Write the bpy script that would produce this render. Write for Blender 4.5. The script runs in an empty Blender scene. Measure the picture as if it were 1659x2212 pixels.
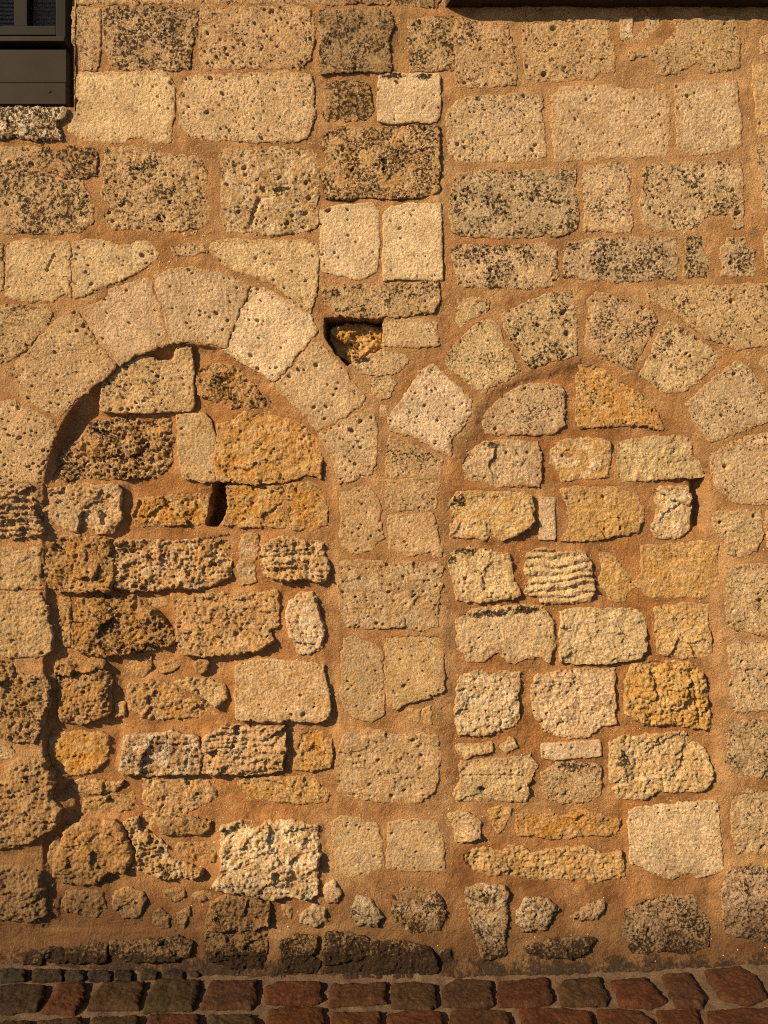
import bpy, math, random
import numpy as np
from mathutils import Vector

# ------------------------------------------------------------------ camera, sky, sun, exposure
S = 0.0016            # metres per survey unit on the wall face
CU, CV = 829.5, 1106.0
D = 2.7               # camera to wall
H = 1.590             # camera height
sc = bpy.context.scene
cam_d = bpy.data.cameras.new('camera')
cam = bpy.data.objects.new('camera', cam_d)
sc.collection.objects.link(cam)
cam.location = (0, -D, H)
cam.rotation_euler = (math.radians(90), 0, 0)
cam_d.sensor_fit = 'VERTICAL'
cam_d.sensor_height = 36
cam_d.lens = 36 * D / (2212 * S)
cam_d.clip_end = 500
sc.camera = cam

SUN_FROM = Vector((-1.30, -1.0, 0.88))
el = math.atan2(SUN_FROM.z, math.hypot(SUN_FROM.x, SUN_FROM.y))
w = bpy.data.worlds.new('World'); sc.world = w; w.use_nodes = True
nt = w.node_tree
sky = nt.nodes.new('ShaderNodeTexSky'); sky.sky_type = 'NISHITA'; sky.sun_disc = False
sky.air_density = 0.7; sky.dust_density = 0.6; sky.sun_elevation = el; sky.sun_rotation = math.atan2(SUN_FROM.x, SUN_FROM.y)
bg = nt.nodes['Background']; bg.inputs['Strength'].default_value = 0.05
nt.links.new(sky.outputs[0], bg.inputs['Color'])
sun_d = bpy.data.lights.new('sun', 'SUN'); sun_d.energy = 5.0; sun_d.angle = math.radians(0.5)
sun_d.color = (1.0, 0.71, 0.395)
sun = bpy.data.objects.new('sun', sun_d); sc.collection.objects.link(sun)
sun.rotation_euler = SUN_FROM.to_track_quat('Z', 'Y').to_euler()
sun.location = (-4, -4, 6)
sc.view_settings.view_transform = 'Standard'; sc.view_settings.look = 'None'
sc.cycles.use_denoising = False; sc.cycles.filter_width = 1.1; sc.cycles.max_bounces = 4; sc.cycles.diffuse_bounces = 2
sc.view_settings.exposure = 0.72; sc.view_settings.gamma = 1.0

COL = sc.collection
RNG = np.random.default_rng(7)
random.seed(7)

# ------------------------------------------------------------------ noise
_perm = np.random.default_rng(11).permutation(4096).astype(np.int64)
_ang = np.random.default_rng(12).random(4096) * 2 * np.pi
_gx, _gy = np.cos(_ang).astype(np.float32), np.sin(_ang).astype(np.float32)
def perlin(x, y):
    x = np.asarray(x, np.float32); y = np.asarray(y, np.float32)
    xi = np.floor(x); yi = np.floor(y)
    fx = x - xi; fy = y - yi
    xi = xi.astype(np.int64); yi = yi.astype(np.int64)
    ux = fx*fx*fx*(fx*(fx*6-15)+10); uy = fy*fy*fy*(fy*(fy*6-15)+10)
    def g(a, b, dx, dy):
        h = _perm[(_perm[a & 4095] + b) & 4095]
        return _gx[h]*dx + _gy[h]*dy
    n00 = g(xi, yi, fx, fy); n10 = g(xi+1, yi, fx-1, fy)
    n01 = g(xi, yi+1, fx, fy-1); n11 = g(xi+1, yi+1, fx-1, fy-1)
    a = n00 + ux*(n10-n00); b = n01 + ux*(n11-n01)
    return (a + uy*(b-a)) * 1.5
def fbm(x, y, octv=4, gain=0.5):
    t = 0; a = 1.0; f = 1.0
    for i in range(octv):
        t = t + a*perlin(x*f + 37.1*i, y*f - 19.7*i); a *= gain; f *= 2.03
    return t
def sstep(a, b, x):
    t = np.clip((x-a)/(b-a), 0, 1); return t*t*(3-2*t)
def warp(U, V, amp=1.0):
    ma = .6 + 2.4*sstep(-.25, .5, perlin(U/40+13, V/40-7))
    wu = 3.4*perlin(U/34, V/34) + 2.6*perlin(U/13+9, V/13) + ma*perlin(U/6.5, V/6.5+4)
    wv = 3.4*perlin(U/34+50, V/34+31) + 2.6*perlin(U/13-9, V/13+77) + ma*perlin(U/6.5+21, V/6.5)
    return U + amp*wu, V + amp*wv
def poly_sd(P, U, V):
    P = np.asarray(P, np.float32); Q = np.roll(P, -1, 0)
    shp = U.shape; x = U.ravel().astype(np.float32); y = V.ravel().astype(np.float32)
    d2 = np.full(x.shape, 1e12, np.float32); ins = np.zeros(x.shape, bool)
    for (ax, ay), (bx, by) in zip(P, Q):
        ex, ey = bx-ax, by-ay
        t = np.clip(((x-ax)*ex + (y-ay)*ey)/(ex*ex+ey*ey+1e-9), 0, 1)
        d2 = np.minimum(d2, (x-ax-t*ex)**2 + (y-ay-t*ey)**2)
        if abs(ey) > 1e-9:
            c = ((ay > y) != (by > y)) & (x < ex*(y-ay)/ey + ax)
            ins ^= c
    d = np.sqrt(d2); d[ins] *= -1
    return d.reshape(shp)

# ------------------------------------------------------------------ materials
def nodes_of(m):
    m.use_nodes = True; n = m.node_tree; n.nodes.clear()
    out = n.nodes.new('ShaderNodeOutputMaterial'); b = n.nodes.new('ShaderNodeBsdfPrincipled')
    n.links.new(b.outputs[0], out.inputs['Surface'])
    return n, b
def N(n, t, **kw):
    x = n.nodes.new(t)
    for k, v in kw.items(): setattr(x, k, v)
    return x
def noise(n, vec, scale, detail=4, rough=0.55, dist=0.0):
    x = N(n, 'ShaderNodeTexNoise'); x.inputs['Scale'].default_value = scale
    x.inputs['Detail'].default_value = detail; x.inputs['Roughness'].default_value = rough
    x.inputs['Distortion'].default_value = dist
    n.links.new(vec, x.inputs['Vector']); return x.outputs['Fac']
def ramp(n, fac, a, b, ca=(0,0,0,1), cb=(1,1,1,1)):
    r = N(n, 'ShaderNodeValToRGB'); e = r.color_ramp.elements
    e[0].position = a; e[0].color = ca; e[1].position = b; e[1].color = cb
    n.links.new(fac, r.inputs[0]); return r.outputs[0]
def mathn(n, op, a, b=None, c=None, clamp=False):
    x = N(n, 'ShaderNodeMath', operation=op, use_clamp=clamp)
    for i, v in enumerate((a, b, c)):
        if v is None: continue
        if isinstance(v, (int, float)): x.inputs[i].default_value = v
        else: n.links.new(v, x.inputs[i])
    return x.outputs[0]
def mixc(n, fac, a, b, mode='MIX'):
    x = N(n, 'ShaderNodeMix', data_type='RGBA', blend_type=mode)
    x.clamp_factor = True
    for s, v in ((x.inputs['Factor'], fac), (x.inputs['A'], a), (x.inputs['B'], b)):
        if isinstance(v, (int, float)): s.default_value = v
        elif isinstance(v, tuple): s.default_value = v if len(v) == 4 else (*v, 1)
        else: n.links.new(v, s)
    return x.outputs['Result']
def attr(n, name, typ='GEOMETRY'):
    x = N(n, 'ShaderNodeAttribute', attribute_type=typ, attribute_name=name); return x
def bump(n, h, strength, dist, normal=None):
    x = N(n, 'ShaderNodeBump'); x.inputs['Strength'].default_value = strength
    x.inputs['Distance'].default_value = dist; n.links.new(h, x.inputs['Height'])
    if normal is not None: n.links.new(normal, x.inputs['Normal'])
    return x.outputs[0]

def mat_limestone():
    m = bpy.data.materials.new('limestone'); n, b = nodes_of(m)
    pos = N(n, 'ShaderNodeNewGeometry').outputs['Position']
    seed = attr(n, 'seed', 'OBJECT')
    vadd = N(n, 'ShaderNodeVectorMath', operation='ADD'); n.links.new(pos, vadd.inputs[0]); n.links.new(seed.outputs['Vector'], vadd.inputs[1])
    p = vadd.outputs[0]
    base = attr(n, 'tint', 'OBJECT').outputs['Color']
    c = mixc(n, 1.0, base, ramp(n, attr(n, 'lowf').outputs['Fac'], 0.0, 1.0, (0.74, 0.71, 0.66, 1), (1.16, 1.15, 1.12, 1)), 'MULTIPLY')
    # ochre iron staining and pale crust, both with shapes of their own
    c = mixc(n, attr(n, 'ochre').outputs['Fac'], c, (0.50, 0.27, 0.065))
    c = mixc(n, attr(n, 'pale').outputs['Fac'], c, (0.74, 0.67, 0.54))
    c = mixc(n, attr(n, 'smear').outputs['Fac'], c, (0.44, 0.295, 0.16))
    # grain of shell fragments
    g1 = noise(n, p, 130, 4, 0.75)
    c = mixc(n, 1.0, c, ramp(n, g1, 0.28, 0.72, (0.50, 0.44, 0.37, 1), (1.34, 1.34, 1.32, 1)), 'MULTIPLY')
    c = mixc(n, attr(n, 'damp_vignette').outputs['Fac'], c, (0.13, 0.085, 0.05))
    # black lichen specks
    l = attr(n, 'lich').outputs['Fac']
    sp = noise(n, p, 105, 5, 0.70, 0.25)
    f = mathn(n, 'ADD', sp, mathn(n, 'MULTIPLY', l, 0.27))
    f = mathn(n, 'MULTIPLY', mathn(n, 'SUBTRACT', f, 0.662), 11.0, clamp=True)
    f = mathn(n, 'MULTIPLY', f, 0.95)
    c = mixc(n, f, c, (0.024, 0.016, 0.010))
    n.links.new(c, b.inputs['Base Color'])
    b.inputs['Roughness'].default_value = 0.92
    b.inputs['Specular IOR Level'].default_value = 0.12
    h1 = noise(n, p, 130, 6, 0.72)
    bp = N(n, 'ShaderNodeBump'); bp.inputs['Strength'].default_value = 1.0
    n.links.new(mathn(n, 'MULTIPLY', attr(n, 'rough', 'OBJECT').outputs['Fac'], 0.0165), bp.inputs['Distance'])
    n.links.new(h1, bp.inputs['Height']); n.links.new(bp.outputs[0], b.inputs['Normal'])
    return m

def mat_mortar():
    m = bpy.data.materials.new('lime_mortar'); n, b = nodes_of(m)
    p = N(n, 'ShaderNodeNewGeometry').outputs['Position']
    hue = attr(n, 'hue').outputs['Fac']
    c = mixc(n, hue, (0.455, 0.30, 0.155), (0.37, 0.195, 0.08))
    c = mixc(n, 1.0, c, ramp(n, attr(n, 'lowf').outputs['Fac'], 0.0, 1.0, (0.60, 0.57, 0.54, 1), (1.20, 1.19, 1.18, 1)), 'MULTIPLY')
    g = noise(n, p, 300, 3, 0.75)
    c = mixc(n, 1.0, c, ramp(n, g, 0.28, 0.72, (0.58, 0.54, 0.50, 1), (1.30, 1.30, 1.30, 1)), 'MULTIPLY')
    vor = N(n, 'ShaderNodeTexVoronoi'); vor.inputs['Scale'].default_value = 190; n.links.new(p, vor.inputs['Vector'])
    sepc = N(n, 'ShaderNodeSeparateColor'); n.links.new(vor.outputs['Color'], sepc.inputs[0])
    core = mathn(n, 'LESS_THAN', vor.outputs['Distance'], 0.40)
    c = mixc(n, mathn(n, 'MULTIPLY', mathn(n, 'MULTIPLY', mathn(n, 'GREATER_THAN', sepc.outputs[0], 0.95), core), 0.75), c, (0.07, 0.042, 0.025))
    c = mixc(n, mathn(n, 'MULTIPLY', mathn(n, 'MULTIPLY', mathn(n, 'GREATER_THAN', sepc.outputs[1], 0.96), core), 0.6), c, (0.66, 0.53, 0.35))
    c = mixc(n, attr(n, 'damp_vignette').outputs['Fac'], c, (0.11, 0.06, 0.03))
    l = attr(n, 'lich').outputs['Fac']
    f = mathn(n, 'ADD', mathn(n, 'MULTIPLY', noise(n, p, 75, 4, 0.68), 1.1), mathn(n, 'MULTIPLY', l, 0.6))
    f = mathn(n, 'MULTIPLY', mathn(n, 'SUBTRACT', f, 0.84), 4.5, clamp=True)
    c = mixc(n, mathn(n, 'MULTIPLY', f, 0.92), c, (0.035, 0.026, 0.02))
    n.links.new(c, b.inputs['Base Color'])
    b.inputs['Roughness'].default_value = 0.95; b.inputs['Specular IOR Level'].default_value = 0.1
    n.links.new(bump(n, noise(n, p, 125, 6, 0.75), 1.0, 0.0105), b.inputs['Normal'])
    return m

def mat_cobble():
    m = bpy.data.materials.new('cobble_stone'); n, b = nodes_of(m)
    pos = N(n, 'ShaderNodeNewGeometry').outputs['Position']
    seed = attr(n, 'seed', 'OBJECT')
    va = N(n, 'ShaderNodeVectorMath', operation='ADD'); n.links.new(pos, va.inputs[0]); n.links.new(seed.outputs['Vector'], va.inputs[1])
    p = va.outputs[0]
    c = attr(n, 'tint', 'OBJECT').outputs['Color']
    c = mixc(n, 1.0, c, ramp(n, noise(n, p, 16, 6, 0.65), 0.3, 0.7, (0.55, 0.52, 0.5, 1), (1.4, 1.35, 1.3, 1)), 'MULTIPLY')
    c = mixc(n, 1.0, c, ramp(n, noise(n, p, 240, 3, 0.7), 0.3, 0.7, (0.75, 0.75, 0.75, 1), (1.2, 1.2, 1.2, 1)), 'MULTIPLY')
    dust = ramp(n, noise(n, p, 55, 7, 0.75), 0.48, 0.72)
    c = mixc(n, mathn(n, 'MULTIPLY', dust, 0.42), c, (0.15, 0.095, 0.055))
    n.links.new(c, b.inputs['Base Color'])
    n.links.new(ramp(n, noise(n, p, 50, 4, 0.6), 0.3, 0.7, (0.62, 0.62, 0.62, 1), (0.88, 0.88, 0.88, 1)), b.inputs['Roughness'])
    b.inputs['Specular IOR Level'].default_value = 0.2
    n.links.new(bump(n, noise(n, p, 110, 7, 0.75), 1.0, 0.008), b.inputs['Normal'])
    return m

def mat_joint():
    m = bpy.data.materials.new('sandy_joint'); n, b = nodes_of(m)
    p = N(n, 'ShaderNodeNewGeometry').outputs['Position']
    c = ramp(n, noise(n, p, 12, 5, 0.6), 0.3, 0.7, (0.075, 0.048, 0.03, 1), (0.15, 0.10, 0.062, 1))
    c = mixc(n, 1.0, c, ramp(n, noise(n, p, 200, 4, 0.75), 0.3, 0.7, (0.5, 0.5, 0.5, 1), (1.5, 1.5, 1.5, 1)), 'MULTIPLY')
    n.links.new(c, b.inputs['Base Color']); b.inputs['Roughness'].default_value = 0.95
    n.links.new(bump(n, noise(n, p, 170, 6, 0.75), 1.0, 0.006), b.inputs['Normal'])
    return m

def mat_plain(name, col, rough=0.5, var=0.15, metallic=0.0, scale=40, bmp=0.0004, spec=0.3):
    m = bpy.data.materials.new(name); n, b = nodes_of(m)
    p = N(n, 'ShaderNodeNewGeometry').outputs['Position']
    c = ramp(n, noise(n, p, scale, 5, 0.6), 0.3, 0.7, tuple(x*(1-var) for x in col)+(1,), tuple(x*(1+var) for x in col)+(1,))
    n.links.new(c, b.inputs['Base Color']); b.inputs['Roughness'].default_value = rough; b.inputs['Metallic'].default_value = metallic; b.inputs['Specular IOR Level'].default_value = spec
    n.links.new(bump(n, noise(n, p, scale*6, 4, 0.7), 0.6, bmp), b.inputs['Normal'])
    return m

STONE = mat_limestone(); MORTAR = mat_mortar(); COBBLE = mat_cobble(); JOINT = mat_joint()

# ------------------------------------------------------------------ mesh helpers
def make_mesh(name, verts, faces, mat, attrs=None, smooth=True):
    """faces: (n,4) int array"""
    me = bpy.data.meshes.new(name)
    nf = len(faces)
    me.vertices.add(len(verts)); me.vertices.foreach_set('co', np.asarray(verts, np.float32).ravel())
    me.loops.add(nf*4); me.loops.foreach_set('vertex_index', np.asarray(faces, np.int32).ravel())
    me.polygons.add(nf); me.polygons.foreach_set('loop_start', np.arange(0, nf*4, 4, dtype=np.int32))
    me.polygons.foreach_set('use_smooth', np.full(nf, smooth))
    for k, v in (attrs or {}).items():
        a = me.attributes.new(k, 'FLOAT', 'POINT'); a.data.foreach_set('value', np.asarray(v, np.float32))
    me.update(calc_edges=True); me.validate()
    me.materials.append(mat)
    return me
def link(name, data, parent=None):
    o = bpy.data.objects.new(name, data); COL.objects.link(o)
    if parent is not None: o.parent = parent
    return o
def to_wall(u, v, h):
    return np.stack([(u-CU)*S, -h, H + (CV-v)*S], -1)

def patch(P, g, height_fn, wamp, depth, grow=0.0):
    """height field inside a polygon, rim snapped on its outline, skirt running back by depth.
    returns u, v, h per vertex, quads, sd"""
    P = np.asarray(P, float)
    u0, v0 = P.min(0) - 9; u1, v1 = P.max(0) + 9
    nu = int((u1-u0)/g)+2; nv = int((v1-v0)/g)+2
    U, V = np.meshgrid(u0 + g*np.arange(nu), v0 + g*np.arange(nv))
    WU, WV = warp(U, V, wamp)
    sd = poly_sd(P, WU, WV) - grow
    ins = sd < 0
    cell = ins[:-1, :-1] | ins[1:, :-1] | ins[:-1, 1:] | ins[1:, 1:]
    gy, gx = np.gradient(sd, g)
    gl = np.sqrt(gx*gx+gy*gy)+1e-3
    out = sd > 0
    mv = np.where(out, np.minimum(sd/gl, 1.6*g), 0)
    U2 = U - gx/gl*mv; V2 = V - gy/gl*mv
    sd2 = np.minimum(sd, 0)
    h = height_fn(U2, V2, sd2)
    idx = np.arange(nu*nv).reshape(nv, nu)
    ci, cj = np.nonzero(cell)
    q = np.stack([idx[ci, cj], idx[ci+1, cj], idx[ci+1, cj+1], idx[ci, cj+1]], 1)
    used = np.unique(q); remap = np.full(nu*nv, -1); remap[used] = np.arange(len(used))
    q = remap[q]
    uu, vv, hh, ss = (a.ravel()[used] for a in (U2, V2, h, sd2))
    # boundary edges
    e = np.concatenate([q[:, [0, 1]], q[:, [1, 2]], q[:, [2, 3]], q[:, [3, 0]]])
    key = np.sort(e, 1); k = key[:, 0].astype(np.int64)*10_000_000 + key[:, 1]
    _, inv, cnt = np.unique(k, return_inverse=True, return_counts=True)
    be = e[cnt[inv] == 1]
    bv = np.unique(be); nb = len(bv); n0 = len(uu)
    m1 = np.full(n0, -1); m1[bv] = n0 + np.arange(nb); m2 = np.full(n0, -1); m2[bv] = n0 + nb + np.arange(nb)
    q2 = np.stack([be[:, 1], be[:, 0], be[:, 0], be[:, 1]], 1)
    q2[:, 0] = m1[be[:, 1]]; q2[:, 1] = m1[be[:, 0]]; q2[:, 2] = m2[be[:, 0]]; q2[:, 3] = m2[be[:, 1]]
    uu = np.concatenate([uu, uu[bv], uu[bv]]); vv = np.concatenate([vv, vv[bv], vv[bv]])
    hh = np.concatenate([hh, hh[bv], hh[bv]-depth]); ss = np.concatenate([ss, ss[bv], ss[bv]])
    return uu, vv, hh, np.concatenate([q, q2]), ss

# ------------------------------------------------------------------ survey of the wall
CR = dict(A=(0, 0, .4), B=(597.2, 0, .32), C=(1128.1, 0, .32), D=(0, 464.5, .32), E=(464.5, 464.5, .32),
          F=(929, 464.5, .44), G=(0, 995.4, .32), H=(464.5, 995.4, .32), I=(929, 995.4, .44), J=(0, 1459.9, .36),
          K=(530.9, 1459.9, .36), L=(929, 1459.9, .44), M=(0, 1858.1, .52), N=(796.3, 1858.1, .52), W=(0, 0, 1.0))
def conv(c, pts):
    a, b, f = CR[c]; return [(a+f*x, b+f*y) for x, y in pts]
def pp(c, s):
    return conv(c, [tuple(float(t) for t in q.split(',')) for q in s.split()])

TINT = dict(p=(.57, .46, .31), c=(.64, .53, .35), t=(.51, .39, .245), g=(.48, .39, .28), y=(.58, .42, .20),
            o=(.47, .30, .13), b=(.38, .26, .14), w=(.68, .575, .43), k=(.29, .22, .14))

# each: kind, survey sheet, outline, tint, options (l lichen, lf lift mm, r relief mm, pit 0..1, rd edge mm, oc ochre, pl pale crust,
#       st strata mm, lb lichen patches, ob ochre patches, gz gouges, tx/ty tilt mm)
ST = []
def s(c, outline, tint, kind='stone', label=None, **o):
    ST.append(dict(P=pp(c, outline), c=c, tint=tint, kind=kind, label=label, **o))

# --- upper left field
s('A', '412,-260 1055,-260 1055,12 700,14 412,16', 't', l=.3)
s('A', '1080,-260 1730,-260 1730,14 1400,10 1085,16', 't', l=.4)
s('B', '330,-320 760,-320 760,25 540,20 330,35', 'k', l=.6)
s('B', '790,-320 1100,-320 1105,-10 1080,60 980,40 800,35', 'k', l=.6)
s('A', '392,40 540,40 535,200 535,350 520,378 450,375 442,300 430,240 392,235', 't', l=.35, pit=.5)
s('A', '560,40 700,30 870,40 1055,50 1065,80 1050,200 1030,260 1025,360 940,378 700,375 600,350 570,250 555,120', 't', l=.95, pit=.6, label='tan block thick with black lichen')
s('W', '433,20 530,15 650,14 676,28 680,60 672,130 640,148 540,147 440,150 430,90', 't', l=.35, pit=.6, lb=[(500, 128, 30, 9, .6), (610, 120, 40, 10, .6)], oc=.2)
s('A', '440,395 560,400 700,390 880,388 915,420 940,480 940,600 920,700 915,765 820,768 770,735 700,745 670,765 560,768 480,755 370,715 365,680 420,620 408,560 408,430', 'c', l=.0, pit=.35, lf=5, lb=[(395, 250+0, 6, 20, .4)], label='smooth pale cream block')
s('W', '400,165 480,160 590,158 670,160 678,200 676,260 660,300 560,307 470,302 410,296 388,270 385,200', 'p', l=.25, pit=1.0, lf=4)
s('A', '-260,578 200,578 360,584 345,620 300,660 330,740 200,755 90,730 -260,760', 'g', l=1.0, pl=.8, lf=14, rd=8, r=4, label='window sill stone black with lichen')
s('A', '-120,800 60,790 280,800 290,860 200,935 290,928 330,968 450,972 455,1010 500,1100 500,1200 440,1250 200,1258 -120,1250', 't', l=.75, pit=.8)
s('A', '310,826 400,790 500,800 525,860 520,935 440,960 350,958 305,922 280,900', 'b', l=1.0, lf=9, rd=7)
s('A', '580,800 700,790 800,800 880,820 1000,840 1080,850 1115,920 1110,1010 1130,1100 1120,1200 1060,1235 900,1245 700,1240 600,1230 555,1170 590,1110 550,1050 560,960 550,900 570,830', 't', l=.5, pit=1.0, r=3.5)
s('W', '478,325 560,318 640,318 680,325 688,380 685,440 690,480 670,500 610,505 560,507 520,505 490,498 476,470 480,420 474,360', 't', l=.3, pit=1.3, r=4, pl=.3, lb=[(600, 408, 26, 7, 1.3)], gz=[(560, 430, 534, 505, 5, 9)])
# --- dark pier of mixed stones
s('B', '295,80 400,65 560,60 740,60 790,110 785,190 755,260 750,350 770,420 775,475 700,488 620,470 530,465 420,485 310,490 290,450 295,350 310,270 295,200', 'k', l=.62, lf=13, rd=4, pit=.3)
s('B', '340,570 430,550 560,555 620,580 640,650 645,740 610,800 500,815 340,820 310,780 330,700 330,620', 'b', l=1.0, r=3, label='small square stone covered in black lichen')
s('B', '700,510 760,495 1080,500 1100,520 1100,780 1080,815 780,825 690,810 685,700 690,560', 'w', l=.0, fil=.05, lf=8, rd=3, pit=.25, wob=.5, lb=[(850, 163, 30, 9, 1.1), (915, 165, 22, 8, 1.1)], label='pale crisp block, black along its top edge')
s('B', '330,890 460,860 660,870 900,850 1090,850 1100,1000 1100,1280 1000,1320 850,1335 600,1330 430,1340 340,1320 310,1200 340,1100 320,950', 't', l=.75, fil=.05, lf=7, r=4, pit=.6, lb=[(800, 310, 70, 32, .55), (740, 345, 40, 35, .35)], oc=.3)
s('W', '695,455 725,446 751,442 805,441 816,455 818,520 815,580 791,597 772,603 746,596 700,585 692,555 694,480', 'w', l=.0, lf=5, rd=3, pit=.3, wob=.6)
s('W', '828,463 845,448 880,440 951,440 953,520 954,602 925,603 880,600 830,604 828,560 830,510', 'w', l=.0, fil=.05, lf=8, rd=3, pit=.3, wob=.5)
s('B', '890,130 1070,115 1195,110 1202,250 1196,465 1085,475 905,490 905,380 890,260', 't', l=.6, pit=.5, r=3.5, lb=[(900, 55, 22, 18, .8), (905, 130, 24, 16, .9)])
s('B', '1212,120 1290,140 1450,150 1560,170 1580,260 1600,350 1620,450 1620,570 1500,575 1300,590 1212,580 1207,400', 't', l=.42, oc=.25, pit=.5, r=3)
# --- upper right field
s('C', '10,-150 300,-160 560,-150 560,40 200,60 10,60', 't', l=.3)
s('C', '620,-150 1400,-160 1400,30 900,50 640,40', 't', l=.3)
s('C', '10,170 200,140 400,135 580,125 590,230 620,330 625,480 510,500 480,530 250,545 100,545 30,530 20,430 5,300', 't', l=.32, pit=.6)
s('C', '670,130 740,120 740,235 780,238 850,170 830,120 920,120 925,190 860,240 800,265 670,265', 'p', lf=2.5, pl=.6, l=.3)
s('C', '1060,200 1030,140 1200,115 1430,110 1450,230 1470,260 1460,450 1260,490 1220,470 1200,400 1080,470 1040,490 920,500 905,410 850,365 740,400 730,360 870,330 950,310 1030,230', 't', l=.32, pit=.6, lb=[(1250, 52, 50, 10, .5)])
s('C', '260,600 420,580 560,580 700,605 890,605 990,660 1000,760 990,1050 800,1055 560,1065 440,1075 230,1080 210,980 200,660', 'p', l=.1, pit=.7, lf=4)
s('C', '1040,565 1230,550 1320,555 1440,550 1460,700 1480,850 1480,990 1400,1010 1330,1030 1160,1045 1060,1010 1045,850', 'p', l=.15, pit=.6)
s('W', '992,215 1030,208 1090,206 1140,200 1168,208 1172,260 1178,300 1180,340 1130,348 1040,350 985,348 968,330 965,270 972,232', 'p', l=.3, pit=.6)
s('W', '985,375 1050,368 1130,366 1200,365 1244,368 1246,420 1250,490 1215,508 1100,512 1010,510 976,500 972,440 980,395', 'g', l=.55, pit=.6, r=3)
s('C', '420,1120 600,1100 730,1115 720,1300 745,1480 730,1560 600,1565 430,1555 415,1350', 'p', l=.38, pit=.6)
s('C', '820,1140 1000,1100 1300,1085 1470,1100 1490,1250 1490,1530 1430,1540 1400,1440 1260,1440 1180,1540 900,1560 810,1510 795,1350 820,1230', 'p', l=.42, pit=.6)
s('C', '1560,440 1640,430 1760,440 1760,900 1600,920 1580,700 1560,560', 'p', oc=.35, l=.1)
s('C', '1600,980 1760,970 1760,1450 1640,1450 1620,1200 1595,1100', 'p', l=.45)
s('C', '1610,240 1760,220 1760,350 1610,350', 'p')
s('F', '105,170 160,150 300,150 420,155 460,140 560,140 625,180 630,300 600,345 490,360 350,355 140,350 125,250', 'p', l=.6, pit=.5, r=3.2)
s('F', '680,140 800,115 1000,115 1120,105 1210,120 1215,230 1205,310 1060,315 900,330 760,310 660,310 660,210', 'g', l=.65, pit=.5, r=3.2)
s('F', '1260,110 1330,105 1340,180 1365,210 1360,310 1250,300 1255,200', 'g', l=.6)
s('F', '1430,170 1460,120 1550,115 1560,150 1590,180 1600,300 1430,300 1440,240', 'g', l=.65)
s('F', '1645,60 1750,50 1750,260 1650,250', 'p', l=.3)
s('F', '1060,370 1180,345 1400,345 1700,335 1750,340 1750,630 1660,640 1500,655 1440,630 1380,610 1330,580 1270,530 1210,480 1170,455 1080,420', 't', l=.38, pit=.5)
s('F', '140,420 230,410 295,420 290,465 200,510 150,550 135,520', 'p', l=.35)
s('F', '1640,690 1750,660 1750,800 1690,800 1620,730', 'p', l=.3)
# --- right arch ring
v = 'voussoir'
s('F', '270,520 300,520 340,560 380,650 440,760 380,800 260,870 180,820 110,760 80,720 110,650 200,560', 'p', v, l=.4, pit=.5)
s('F', '340,490 440,450 570,390 690,370 700,420 725,450 715,690 580,720 500,750 450,690 400,610 360,540', 'p', v, l=.55, pit=.5)
s('F', '780,420 820,380 960,420 1090,460 1110,520 1080,600 1040,660 1000,750 930,735 830,690 770,640 770,520', 't', v, l=.48, pit=.4)
s('F', '1190,520 1250,560 1340,620 1420,690 1400,740 1330,800 1240,865 1140,870 1100,830 1030,790 1080,700 1110,610 1150,550', 'p', v, l=.38, pit=.4)
s('F', '1500,720 1550,730 1600,800 1650,870 1700,930 1680,1000 1560,1050 1380,1115 1350,1080 1290,990 1260,930 1350,840 1430,780', 'p', v, l=.35, pit=.4)
s('W', '1535,985 1570,965 1610,945 1680,930 1700,930 1700,1085 1640,1090 1590,1085 1545,1050', 'p', v, l=.3, pit=.4)
s('W', '905,805 935,788 965,812 1018,868 1015,900 995,928 972,945 972,985 900,945 845,930 840,905 868,865', 'w', v, l=.25, pit=.6, lb=[(880, 915, 40, 22, .5), (950, 955, 25, 20, .5)])
s('W', '838,948 870,955 920,975 958,990 952,1033 900,1032 836,1030', 't', l=.4, pit=.4)
s('W', '836,1038 900,1037 950,1039 944,1070 940,1100 850,1102 834,1095', 't', l=.35, pit=.4, lb=[(925, 1075, 20, 14, .5)])
s('H', '1165,360 1470,360 1500,480 1530,640 1480,650 1460,610 1300,640 1180,590 1165,480', 't', l=.15, pit=.5)
# --- left arch ring
s('W', '-40,868 20,866 60,880 112,915 122,925 100,985 85,1042 -40,1042', 't', v, l=.25, pit=1.0, lf=4, rd=3)
s('D', '480,650 520,660 560,710 640,850 700,930 770,1010 740,1060 650,1130 520,1240 390,1370 350,1350 250,1290 130,1220 140,1150 100,1000 190,930 250,850 350,740', 't', v, l=.2, pit=1.2, lf=5, rd=3)
s('D', '560,640 650,600 740,550 740,510 830,480 960,420 1000,430 1030,500 1080,640 1140,860 1000,910 900,950 800,1015 760,960 660,830 590,700', 'p', v, l=.1, pit=.5, lf=5, rd=3)
s('W', '331,595 368,583 416,578 460,589 505,600 536,620 522,660 506,695 486,748 450,742 410,735 370,738 350,660', 'p', v, l=.12, pit=.7, lf=5, rd=3, label='keystone with fine vertical tooling marks', tool=1.0)
s('E', '240,500 320,490 460,560 600,640 670,720 690,780 610,880 500,1010 400,1120 300,1060 180,990 60,910 110,800 170,660', 'w', v, l=.15, pit=.5, lf=5, rd=3)
s('E', '640,880 700,860 800,960 900,1090 1010,1230 1015,1260 900,1340 690,1455 620,1370 520,1260 410,1150 500,1060 580,960', 'p', v, l=.08, pit=.3, lf=5, rd=3)
s('W', '690,940 736,910 772,894 808,895 814,915 812,1000 800,1022 775,1030 750,1042 735,1042 728,1015 715,985', 'p', v, l=.12, pit=.9, lf=4)
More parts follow.
